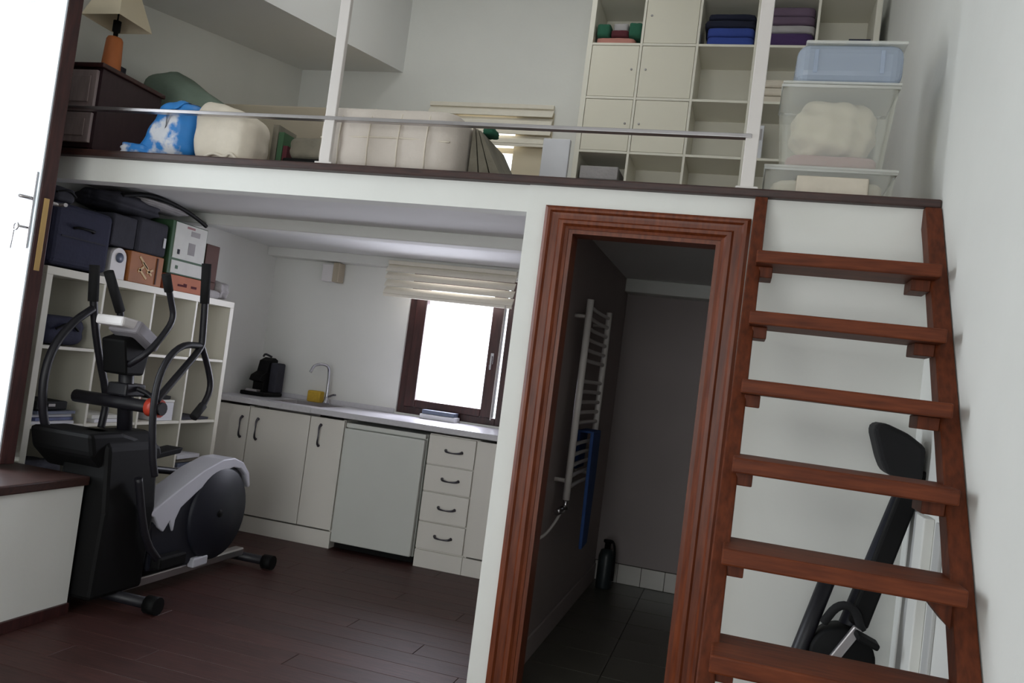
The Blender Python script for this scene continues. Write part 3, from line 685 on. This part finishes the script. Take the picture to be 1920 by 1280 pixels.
for xa in (-1.80, -1.66, -1.52, -1.39):
    MB().tube([(xa, .087, ZL + .03), (xa - .004, .083, 2.2), (xa, .088, 2.33), (xa, .12, 2.365)], .0035, 6, smooth=1).build('quilt_seam', 'linen', t)
MB().tube([(-1.90, .10, 2.225), (-1.6, .084, 2.235), (-1.29, .10, 2.23)], .004, 6).build('piping', 'linen', t)
G = 'grey blankets leaning on the mattress'
for k, (lab, m) in enumerate((('grey-olive folded blanket leaning directly on the mattress end', 'olive'), ('dark grey-olive blanket in the middle of the leaning stack', 'olive'), ('grey-olive blanket outermost of the leaning stack by the loft window', 'olive'))):
    q = MB(); b0, t0, zt_ = -1.248 + k * .064, -1.250 + k * .0135, 2.345 - k * .006
    q.prism([(b0, ZL + .001), (b0 + .058, ZL + .001), (t0 + .0095, zt_), (t0 + .0005, zt_)], .25, .62, 'Y', bev=.002)
    tag(q.build('folded_blanket', m), lab, 'blanket', G)
tag(MB().pillow(-1.245, .35, 2.348, -1.185, .45, 2.385, e=.6, n=8, wob=.06, seed=6).build('small_toy_bundle', 'dkgreen'), 'small green bundle on top of the leaning grey blankets', 'bundle')
tag(B(-1.13, 1.00, ZL + .001, -.985, 1.03, 2.54, bev=.004, rot=None).build('white_board', 'paper'), 'plain white board standing left of the tall loft shelf', 'board')

# ------------------------------------------------------------------ things on the lower shelf top
ztop = LT + .001
def pt_(name, lab, cat, y0, y1, z0, z1, x0=-3.50, x1=-3.15, m='black', bev=.008, group=None):
    return tag(B(x0, y0, z0, x1, y1, z1, bev=bev).build(name, m), lab, cat, group)
t = thing('suitcase', 'navy suitcase lying on the cube shelf beside the open door', 'suitcase', (-3.3, .15, ztop))
B(-3.50, -.03, ztop + .012, -3.15, .345, ztop + .31, bev=.03, seg=3).build('shell', 'navy', t)
B(-3.148, .02, ztop + .15, -3.143, .30, ztop + .156).build('zip', 'charcoal', t)
MB().tube([(-3.148, .09, ztop + .20), (-3.125, .10, ztop + .205), (-3.125, .20, ztop + .205), (-3.148, .21, ztop + .20)], .007, 6, smooth=1).build('handle', 'black', t)
for ya in (.03, .28): B(-3.40, ya, ztop, -3.25, ya + .03, ztop + .014).build('foot', 'black', t)
t = thing('camera_bag', 'small dark bag lying on the navy suitcase near the open door', 'bag', (-3.3, .03, ztop + .31))
MB().pillow(-3.47, -.03, ztop + .311, -3.17, .11, ztop + .385, e=.3, n=8, wob=.015, seed=4).build('bag_body', 'charcoal', t)
MB().tube([(-3.17, -.02, ztop + .35), (-3.155, .04, ztop + .372), (-3.17, .10, ztop + .35)], .005, 6).build('strap', 'black', t)
t = thing('dark_carton', 'charcoal box standing right of the navy suitcase above the white arch-shaped device', 'box', (-3.32, .43, ztop))
B(-3.50, .352, ztop + .170, -3.165, .525, ztop + .335, bev=.01).build('box_body', 'charcoal', t)
B(-3.50, .352, ztop, -3.24, .47, ztop + .169, bev=.005).build('box_base', 'charcoal', t)
t = thing('arch_device', 'white arch-shaped device with a dark oval on the lower cube shelf', 'device', (-3.17, .42, ztop))
arch = [(.375, ztop)] + [(.375 + 0, ztop + .10)] + [(.428 - .053 * math.cos(a), ztop + .11 + .053 * math.sin(a)) for a in [math.pi * k / 10 for k in range(11)]] + [(.481, ztop)]
MB().prism(arch, -3.23, -3.165, 'X').build('arch_body', 'consolewhite', t)
MB().lathe([(0, 0), (.026, 0), (.026, .005), (0, .005)], (-3.165, .43, ztop + .112), 'X', 20).build('dark_oval', 'slate', t)
t = thing('wooden_box', 'orange-brown wooden box with pale diagonal marks on the cube shelf', 'box', (-3.3, .62, ztop))
B(-3.48, .498, ztop, -3.155, .755, ztop + .165, bev=.004).build('box_body', 'cork', t)
for k, (ya, za, ln, an) in enumerate(((.60, .115, .09, -38), (.63, .085, .10, -38), (.60, .055, .08, -38), (.655, .075, .05, 25), (.585, .078, .05, 40))):
    MB().box(-3.155, ya - ln / 2, ztop + za - .006, -3.152, ya + ln / 2, ztop + za + .006, rot=RX(an)).build('marking', 'gold', t)
B(-3.155, .70, ztop + .01, -3.150, .708, ztop + .155).build('corner_strip', 'cardbrown', t)
t = thing('black_textured_bag', 'black textured bag lying on the orange-brown wooden box', 'bag', (-3.3, .63, ztop + .166))
B(-3.49, .53, ztop + .167, -3.16, .77, ztop + .355, bev=.02, seg=3).build('bag_body', 'charcoal', t)
B(-3.16, .735, ztop + .22, -3.155, .75, ztop + .275).build('tag', 'paper', t)
t = thing('green_white_carton', 'tall white carton with green sides on the flat orange box', 'box', (-3.3, .96, ztop + .09))
B(-3.48, .80, ztop + .093, -3.165, 1.115, ztop + .395, bev=.003).build('carton_body', 'green', t)
B(-3.165, .825, ztop + .185, -3.161, 1.105, ztop + .39).build('front_panel', 'cardwhite', t)
B(-3.165, .825, ztop + .10, -3.161, 1.105, ztop + .172).build('front_panel', 'cardwhite', t)
for ya, za, a_, c_, mm in ((.86, .21, .02, .028, 'charcoal'), (.95, .22, .06, .07, 'greycloth'), (.96, .33, .08, .03, 'greycloth'), (.86, .125, .022, .02, 'green'), (.92, .368, .07, .012, 'mauve')):
    B(-3.161, ya, ztop + za, -3.1595, ya + a_, ztop + za + c_).build('marking', mm, t)
t = thing('orange_carton', 'flat orange box under the tall green and white carton', 'box', (-3.3, .98, ztop))
B(-3.48, .80, ztop, -3.158, 1.13, ztop + .090, bev=.003).build('carton_body', 'cardorange', t)
for ya, a_, c_ in ((.95, .03, .02), (.90, .05, .012), (1.02, .05, .014)): B(-3.158, ya, ztop + .03, -3.1565, ya + a_, ztop + .03 + c_).build('marking', 'wine', t)
t = thing('brown_carton', 'dark brown upright box at the far end of the cube shelf', 'box', (-3.35, 1.24, ztop))
B(-3.45, 1.17, ztop + .10, -3.20, 1.30, ztop + .325, bev=.004).build('carton_body', 'cardbrown', t)
B(-3.45, 1.17, ztop, -3.20, 1.30, ztop + .099, bev=.004).build('carton_base', 'cardbrown', t)
tag(MB().pillow(-3.46, 1.305, ztop, -3.17, 1.435, ztop + .12, e=.6, n=10, wob=.05, seed=17).build('white_cloth', 'greycloth'), 'white rumpled cloth at the far end of the cube shelf', 'cloth')
tag(MB().pillow(-3.19, 1.15, ztop, -3.145, 1.30, ztop + .05, e=.6, n=8, wob=.05, seed=18).build('white_cloth', 'greycloth'), 'small white cloth in front of the dark brown box', 'cloth')
t = thing('duffel_bag', 'grey soft duffel bag with black strap piled up under the loft ceiling', 'bag', (-3.3, .7, ztop + .36))
MB().pillow(-3.50, .36, ztop + .358, -3.19, .77, ztop + .47, e=.6, n=14, wob=.05, seed=31).build('bag_body', 'charcoal', t)
MB().pillow(-3.40, .56, ztop + .43, -3.17, .98, ztop + .478, e=.7, n=12, wob=.05, seed=32).build('bag_flap', 'greycloth', t)
MB().tube([(-3.20, .42, ztop + .44), (-3.17, .60, ztop + .492), (-3.155, .85, ztop + .47), (-3.17, 1.02, ztop + .44), (-3.175, 1.10, ztop + .418)], .012, 8).build('strap', 'black', t)

# ---- things inside the lower shelf
def bay(i, j): return ly(i) + (.04 if i == 0 else .01), lz(j) + .001
y_, z_ = bay(0, 3)
t = thing('soft_bag', 'dark soft bag lying in the top cube next to the open door', 'bag', (-3.3, .15, z_))
MB().pillow(-3.47, y_ + .015, z_ + .004, -3.165, y_ + .285, z_ + .145, e=.35, n=10, wob=.02, seed=3).build('bag_body', 'navy', t)
MB().tube([(-3.16, y_ + .08, z_ + .08), (-3.15, y_ + .15, z_ + .12), (-3.16, y_ + .22, z_ + .08)], .006, 6).build('strap', 'black', t)
y_, z_ = bay(0, 2)
G = 'papers in the cube shelf'
for k in range(4):
    tag(B(-3.46, y_ + .02 + .01 * (k % 2), z_ + k * .016, -3.155 - .01 * (k % 3), y_ + .27, z_ + k * .016 + .014, rot=RZ((-2, 3, -1, 2)[k])).build('magazine', ['paper', 'bluepaper', 'paper', 'slate'][k]),
        ['white magazine at the bottom of the pile in the near second-row cube', 'blue magazine second from the bottom of the near pile', 'white magazine second from the top of the near pile', 'slate magazine on top of the near pile under the black case'][k], 'magazine', G)
t = thing('flat_black_case', 'flat black case lying on the magazine pile in the near cube', 'case', (-3.3, .15, z_ + .066))
B(-3.44, y_ + .03, z_ + .067, -3.16, y_ + .22, z_ + .11, bev=.006).build('case_body', 'black', t); B(-3.16, y_ + .10, z_ + .085, -3.155, y_ + .14, z_ + .098).build('clasp', 'steel', t)
y_, z_ = bay(1, 2)
for k in range(2):
    tag(B(-3.44, y_ + .06, z_ + k * .02, -3.16, y_ + .25, z_ + k * .02 + .018, rot=RZ((3, -2)[k])).build('booklet', ['paper', 'cardwhite'][k]), ['lower white booklet in the second cube behind the mast', 'upper white booklet with grey cover mark in the second cube'][k], 'booklet', G)
y_, z_ = bay(2, 2)
t = thing('red_tin', 'small red tin in the third cube behind the exercise mast', 'tin', (-3.25, .76, z_))
MB().lathe([(0, 0), (.05, 0), (.05, .11), (0, .11)], (-3.26, .78, z_), seg=20).build('tin_body', 'wine', t); MB().lathe([(0, .111), (.052, .111), (.052, .125), (0, .125)], (-3.26, .78, z_), seg=20).build('lid', 'red', t)
t = thing('white_box', 'white box standing in the third cube right of the red tin', 'box', (-3.28, .96, z_))
B(-3.40, .855, z_, -3.155, 1.015, z_ + .105, bev=.003).build('box_body', 'paper', t); B(-3.402, .853, z_ + .106, -3.153, 1.017, z_ + .12, bev=.003).build('lid', 'cardwhite', t)
tag(B(-3.38, .875, z_ + .121, -3.17, 1.0, z_ + .142, bev=.004).build('black_device', 'black'), 'flat black device lying on the white box', 'device')
y_, z_ = bay(3, 2)
tag(B(-3.42, y_ + .03, z_, -3.165, y_ + .29, z_ + .014, bev=.003).build('tablet', 'charcoal'), 'thin dark tablet lying in the far cube', 'tablet')
y_, z_ = bay(3, 1)
for k in range(7):
    tag(B(-3.45, y_ + .02 + .006 * (k % 3), z_ + k * .024, -3.16 - .012 * (k % 2), y_ + .27 - .012 * (k % 4), z_ + k * .024 + .021, rot=RZ((2, -3, 1, -1, 4, -2, 3)[k])).build('magazine', ['bluepaper', 'slate', 'bluepaper', 'paper', 'slate', 'olive', 'paper'][k]),
        'magazine %s in the far lower cube' % ['at the very bottom of the pile', 'second from the bottom', 'third from the bottom', 'in the middle of the pile', 'third from the top', 'second from the top', 'on top of the pile'][k], 'magazine', G)
y_, z_ = bay(0, 1)
t = thing('soft_bag', 'black bag lying in the near third-row cube above the platform', 'bag', (-3.3, .15, z_))
MB().pillow(-3.47, y_ + .02, z_ + .004, -3.165, y_ + .28, z_ + .19, e=.4, n=10, wob=.03, seed=13).build('bag_body', 'charcoal', t)
MB().tube([(-3.155, y_ + .05, z_ + .10), (-3.14, y_ + .15, z_ + .17), (-3.155, y_ + .25, z_ + .10)], .006, 6).build('strap', 'black', t)

# ------------------------------------------------------------------ elliptical trainer
E = thing('elliptical_trainer', 'black and silver elliptical exercise trainer in front of the cube shelf', 'exercise machine', (-2.74, .6, 0))
def part(name, mb, m, lab=None, par=None):
    o = mb.build(name, m, par or E)
    if lab: o['label'] = lab
    return o
for yy, x0_, x1_ in ((.13, -3.0, -2.44), (1.15, -3.0, -2.48)):
    s_ = part('stabilizer', MB().tube([(x0_, yy, .045), (x1_, yy, .045)], .026, 12), 'blackmetal')
    for xx in (x0_, x1_):
        part('end_cap', MB().tube([(xx - .03, yy, .042), (xx + .03, yy, .042)], .041, 12), 'black', par=s_)
part('frame_rail', MB().box(-2.70, .15, .055, -2.64, 1.14, .10, .008), 'steel', 'silver lower frame rail')
part('front_shroud', MB().prism([(-2.865, .06), (-2.625, .06), (-2.61, .45), (-2.64, .74), (-2.70, .80), (-2.83, .80), (-2.88, .74), (-2.885, .45)], -.055, .275, 'Y', bev=.02), 'black')
part('front_guard', MB().prism([(-.15, .80), (.05, .80), (.32, .73), (.34, .68), (.22, .60), (-.02, .615), (-.12, .70)], -3.0, -2.66, 'X', bev=.02), 'black')
# flywheel housing
hs = [(.27, .34), (.40, .46), (.60, .555), (.78, .605), (.90, .60), (.99, .545), (1.04, .45), (1.05, .34), (1.02, .22), (.94, .13), (.82, .09), (.50, .11), (.30, .12)]
part('flywheel_housing', MB().prism(hs, -2.775, -2.625, 'X', bev=.02), 'wheel')
part('side_disc', MB().lathe([(0, 0), (.235, 0), (.245, -.012), (.245, -.03)], (-2.606, .80, .345), 'X', 40), 'wheel')
part('disc_hub', MB().lathe([(0, .004), (.02, .004), (.024, -.008)], (-2.606, .80, .345), 'X', 16), 'black')
bandp = [(.235, .41), (.42, .50), (.62, .59), (.78, .637), (.88, .64), (.97, .61), (1.04, .545), (1.065, .47), (1.05, .46), (1.01, .535), (.95, .575), (.88, .588), (.78, .57), (.60, .49), (.47, .415), (.44, .36), (.435, .30), (.40, .36), (.36, .31), (.32, .335), (.28, .39)]
part('silver_cover', MB().prism(bandp, -2.76, -2.612, 'X', bev=.006), 'silver', 'silver-white top cover of the flywheel housing')
part('rail_bracket', MB().box(-2.64, .62, .085, -2.60, .74, .135, .008), 'silver')
# mast, console
part('mast', MB().tube([(-2.755, .17, .74), (-2.755, .10, 1.20)], .034, 14), 'blackmetal')
part('axle', MB().tube([(-2.99, .085, .93), (-2.50, .085, .93)], .03, 12), 'blackmetal')
part('pivot_cap', MB().tube([(-2.575, .085, .93), (-2.515, .085, .93)], .042, 14), 'red', 'orange-red pivot cap')
part('mast_sleeve', MB().box(-2.81, .07, .96, -2.70, .20, 1.02, .01).tube([(-2.70, .14, 1.0), (-2.64, .16, .98), (-2.60, .17, .93)], .012, 8), 'blackmetal')
part('console_neck', MB().prism([(.04, 1.06), (.16, 1.06), (.19, 1.20), (.12, 1.26), (.00, 1.22)], -2.82, -2.69, 'X', bev=.012), 'black')
cs = part('console', MB().box(-2.80, .01, 1.215, -2.64, .19, 1.28, .012, rot=RX(-28)), 'consolegrey')
part('console_top', MB().box(-2.81, -.06, 1.275, -2.66, .06, 1.32, .010, rot=RX(-6)), 'consolewhite', 'pale top of the console', par=cs)
part('console_screen', MB().box(-2.78, .09, 1.255, -2.66, .17, 1.265, .002, rot=RX(-28)), 'slate', par=cs)
# fixed handlebars
def bar(name, pts, r, m, foam=None):
    o = part(name, MB().tube(pts, r, 10), m)
    if foam: part('grip', MB().tube(foam, r + .006, 10, smooth=0), 'foam', par=o)
bar('fixed_handlebar', [(-2.74, .11, 1.11), (-2.68, .04, 1.11), (-2.61, .06, 1.17), (-2.60, .13, 1.25), (-2.60, .20, 1.345), (-2.60, .16, 1.43), (-2.60, .102, 1.535)], .015, 'blackmetal', [(-2.60, .135, 1.47), (-2.60, .10, 1.545)])
bar('fixed_handlebar', [(-2.78, .11, 1.14), (-2.86, .16, 1.22), (-2.88, .178, 1.33), (-2.88, .12, 1.43), (-2.88, .06, 1.515)], .017, 'blackmetal', [(-2.88, .165, 1.35), (-2.88, .055, 1.525)])
# moving arms, right side
xr = -2.52
bar('moving_arm', [(xr, .275, 1.62), (xr, .30, 1.465), (xr, .322, 1.28), (xr, .325, 1.225), (xr, .20, 1.105), (xr, .055, .965)], .017, 'blackmetal', [(xr, .273, 1.63), (xr, .30, 1.44)])
bar('arm_hoop', [(xr, .322, 1.235), (xr, .17, 1.232), (xr, .065, 1.13), (xr, .035, .97), (xr, .08, .72), (xr, .12, .62)], .016, 'blackmetal')
bar('arm_handle', [(xr, .325, 1.235), (xr, .40, 1.13), (xr, .447, 1.03), (xr, .40, .94), (xr, .338, .885)], .015, 'blackmetal', [(xr, .400, .945), (xr, .338, .885)])
xl = -2.97
bar('moving_arm', [(xl, .064, 1.54), (xl, .088, 1.364), (xl, .16, 1.15), (xl, .27, .92), (xl, .254, .775)], .018, 'blackmetal', [(xl, .062, 1.55), (xl, .085, 1.38)])
bar('arm_hoop', [(xl, .09, 1.345), (xl, -.02, 1.27), (xl, -.115, 1.147), (xl, -.14, .977), (xl, -.093, .784), (xl, .03, .656), (xl, .189, .60)], .019, 'blackmetal')
# pedals
part('pedal_arm', MB().tube([(xl + .03, .22, .60), (xl + .03, .55, .56), (xl + .03, .95, .50)], .02, 10), 'blackmetal')
part('pedal', MB().prism([(.40, .59), (.78, .63), (.80, .66), (.78, .66), (.40, .615)], -2.995, -2.89, 'X', bev=.004), 'black')
part('pedal_arm', MB().tube([(-2.59, .10, .60), (-2.59, .20, .30), (-2.59, .33, .175)], .018, 10), 'blackmetal')
part('pedal', MB().box(-2.62, .30, .14, -2.56, .50, .20, .01), 'black')

# ------------------------------------------------------------------ closet things
T = thing('towel_radiator', 'white ladder towel radiator on the left wall inside the closet', 'radiator', (-.76, 1.0, .73))
xw = -.725
part('upright', MB().tube([(xw, .735, .735), (xw, .735, 1.69)], .017, 10), 'whitemetal', par=T)
part('upright', MB().tube([(xw, 1.33, .735), (xw, 1.33, 1.69)], .017, 10), 'whitemetal', par=T)
for k in range(18):
    if k in (5, 11): continue
    part('rung', MB().tube([(xw, .735, .79 + k * .051), (xw - .012, 1.03, .79 + k * .051), (xw, 1.33, .79 + k * .051)], .010, 8, smooth=1), 'whitemetal', par=T)
for yy in (.77, 1.29):
    for zz in (.82, 1.61): part('wall_bracket', MB().tube([(-.799, yy, zz), (xw, yy, zz)], .010, 8), 'whitemetal', par=T)
part('valve', MB().tube([(xw, .735, .735), (xw, .735, .69)], .013, 8).tube([(xw - .01, .735, .69), (xw - .03, .69, .675)], .016, 8), 'chrome', par=T)
part('supply_cable', MB().tube([(xw - .02, .735, .665), (-.745, .65, .64), (-.755, .52, .60), (-.785, .42, .575)], .007, 8), 'whitemetal', 'white curved supply cable', par=T)
mb = MB(); n = 9
mb.prism([(1.06, 1.045), (1.29, 1.045), (1.30, .80), (1.27, .45), (1.12, .44), (1.08, .80)], xw + .022, xw + .040, 'X', bev=.006)
mb.prism([(1.06, 1.045), (1.29, 1.045), (1.28, .85), (1.08, .85)], xw - .045, xw - .03, 'X', bev=.005)
mb.box(xw - .045, 1.06, 1.04, xw + .04, 1.29, 1.052, .004)
tag(mb.build('bath_towel', 'towelblue'), 'blue bath towel hanging on the towel radiator', 'towel')
t = thing('bottle', 'small dark cylinder bottle on the closet floor in the back corner', 'bottle', (-.70, 2.25, 0))
MB().lathe([(0, 0), (.05, 0), (.052, .01), (.052, .20), (.04, .24), (.02, .25), (0, .25)], (-.70, 2.25, .003), seg=20).build('bottle_body', 'greenmetal', t)
MB().lathe([(0, .25), (.02, .25), (.02, .285), (.03, .29), (.03, .305), (0, .305)], (-.70, 2.25, .003), seg=14).build('cap', 'black', t)
MB().tube([(-.70, 2.24, .30), (-.66, 2.23, .31), (-.645, 2.23, .22), (-.645, 2.23, .06)], .008, 8).build('hose', 'black', t)

# ------------------------------------------------------------------ folded exercise bike behind the stairs
K = thing('folded_exercise_bike', 'black folded exercise bike leaning in the corner behind the stairs', 'exercise machine', (.4, -.18, 0))
yb = -.19
part('saddle', MB().prism([(.425, 1.262), (.435, 1.285), (.46, 1.287), (.53, 1.262), (.585, 1.225), (.585, 1.12), (.55, 1.10), (.475, 1.13), (.455, 1.17)], yb - .07, yb + .07, 'Y', bev=.014), 'foam', par=K)
part('seat_post', MB().box(.515 - .03, yb - .03, .62, .515 + .03, yb + .01, 1.16, .008, rot=RY(14)), 'black', par=K)
part('main_tube', MB().tube([(.575, yb + .03, 1.14), (.40, yb + .03, .50), (.33, yb + .03, .26)], .034, 12, smooth=0), 'wheel', par=K)
part('front_tube', MB().tube([(.352, yb - .01, .78), (.27, yb - .01, .46), (.20, yb - .01, .06)], .026, 12, smooth=0), 'blackmetal', par=K)
part('handlebar', MB().tube([(.345, yb - .03, .62), (.38, yb - .05, .69), (.43, yb - .05, .69), (.46, yb - .04, .62)], .014, 10), 'foam', par=K)
part('crank_housing', MB().lathe([(0, -.05), (.09, -.05), (.10, -.04), (.10, .04), (.09, .05), (0, .05)], (.41, yb, .52), 'Y', 28), 'black', par=K)
part('crank', MB().box(.395, yb - .075, .50, .425, yb - .055, .64, .005, rot=RY(30)), 'steel', par=K)
part('pedal', MB().box(.43, yb - .15, .60, .50, yb - .078, .62, .006, rot=RY(20)), 'black', par=K)
part('foot_tube', MB().tube([(.20, yb - .10, .03), (.20, yb + .13, .03)], .028, 12), 'blackmetal', par=K)
part('rear_tube', MB().tube([(.42, yb + .03, .55), (.53, yb + .03, .06)], .024, 12), 'blackmetal', par=K)
part('foot_tube', MB().tube([(.535, yb - .10, .03), (.535, yb + .13, .03)], .028, 12), 'blackmetal', par=K)
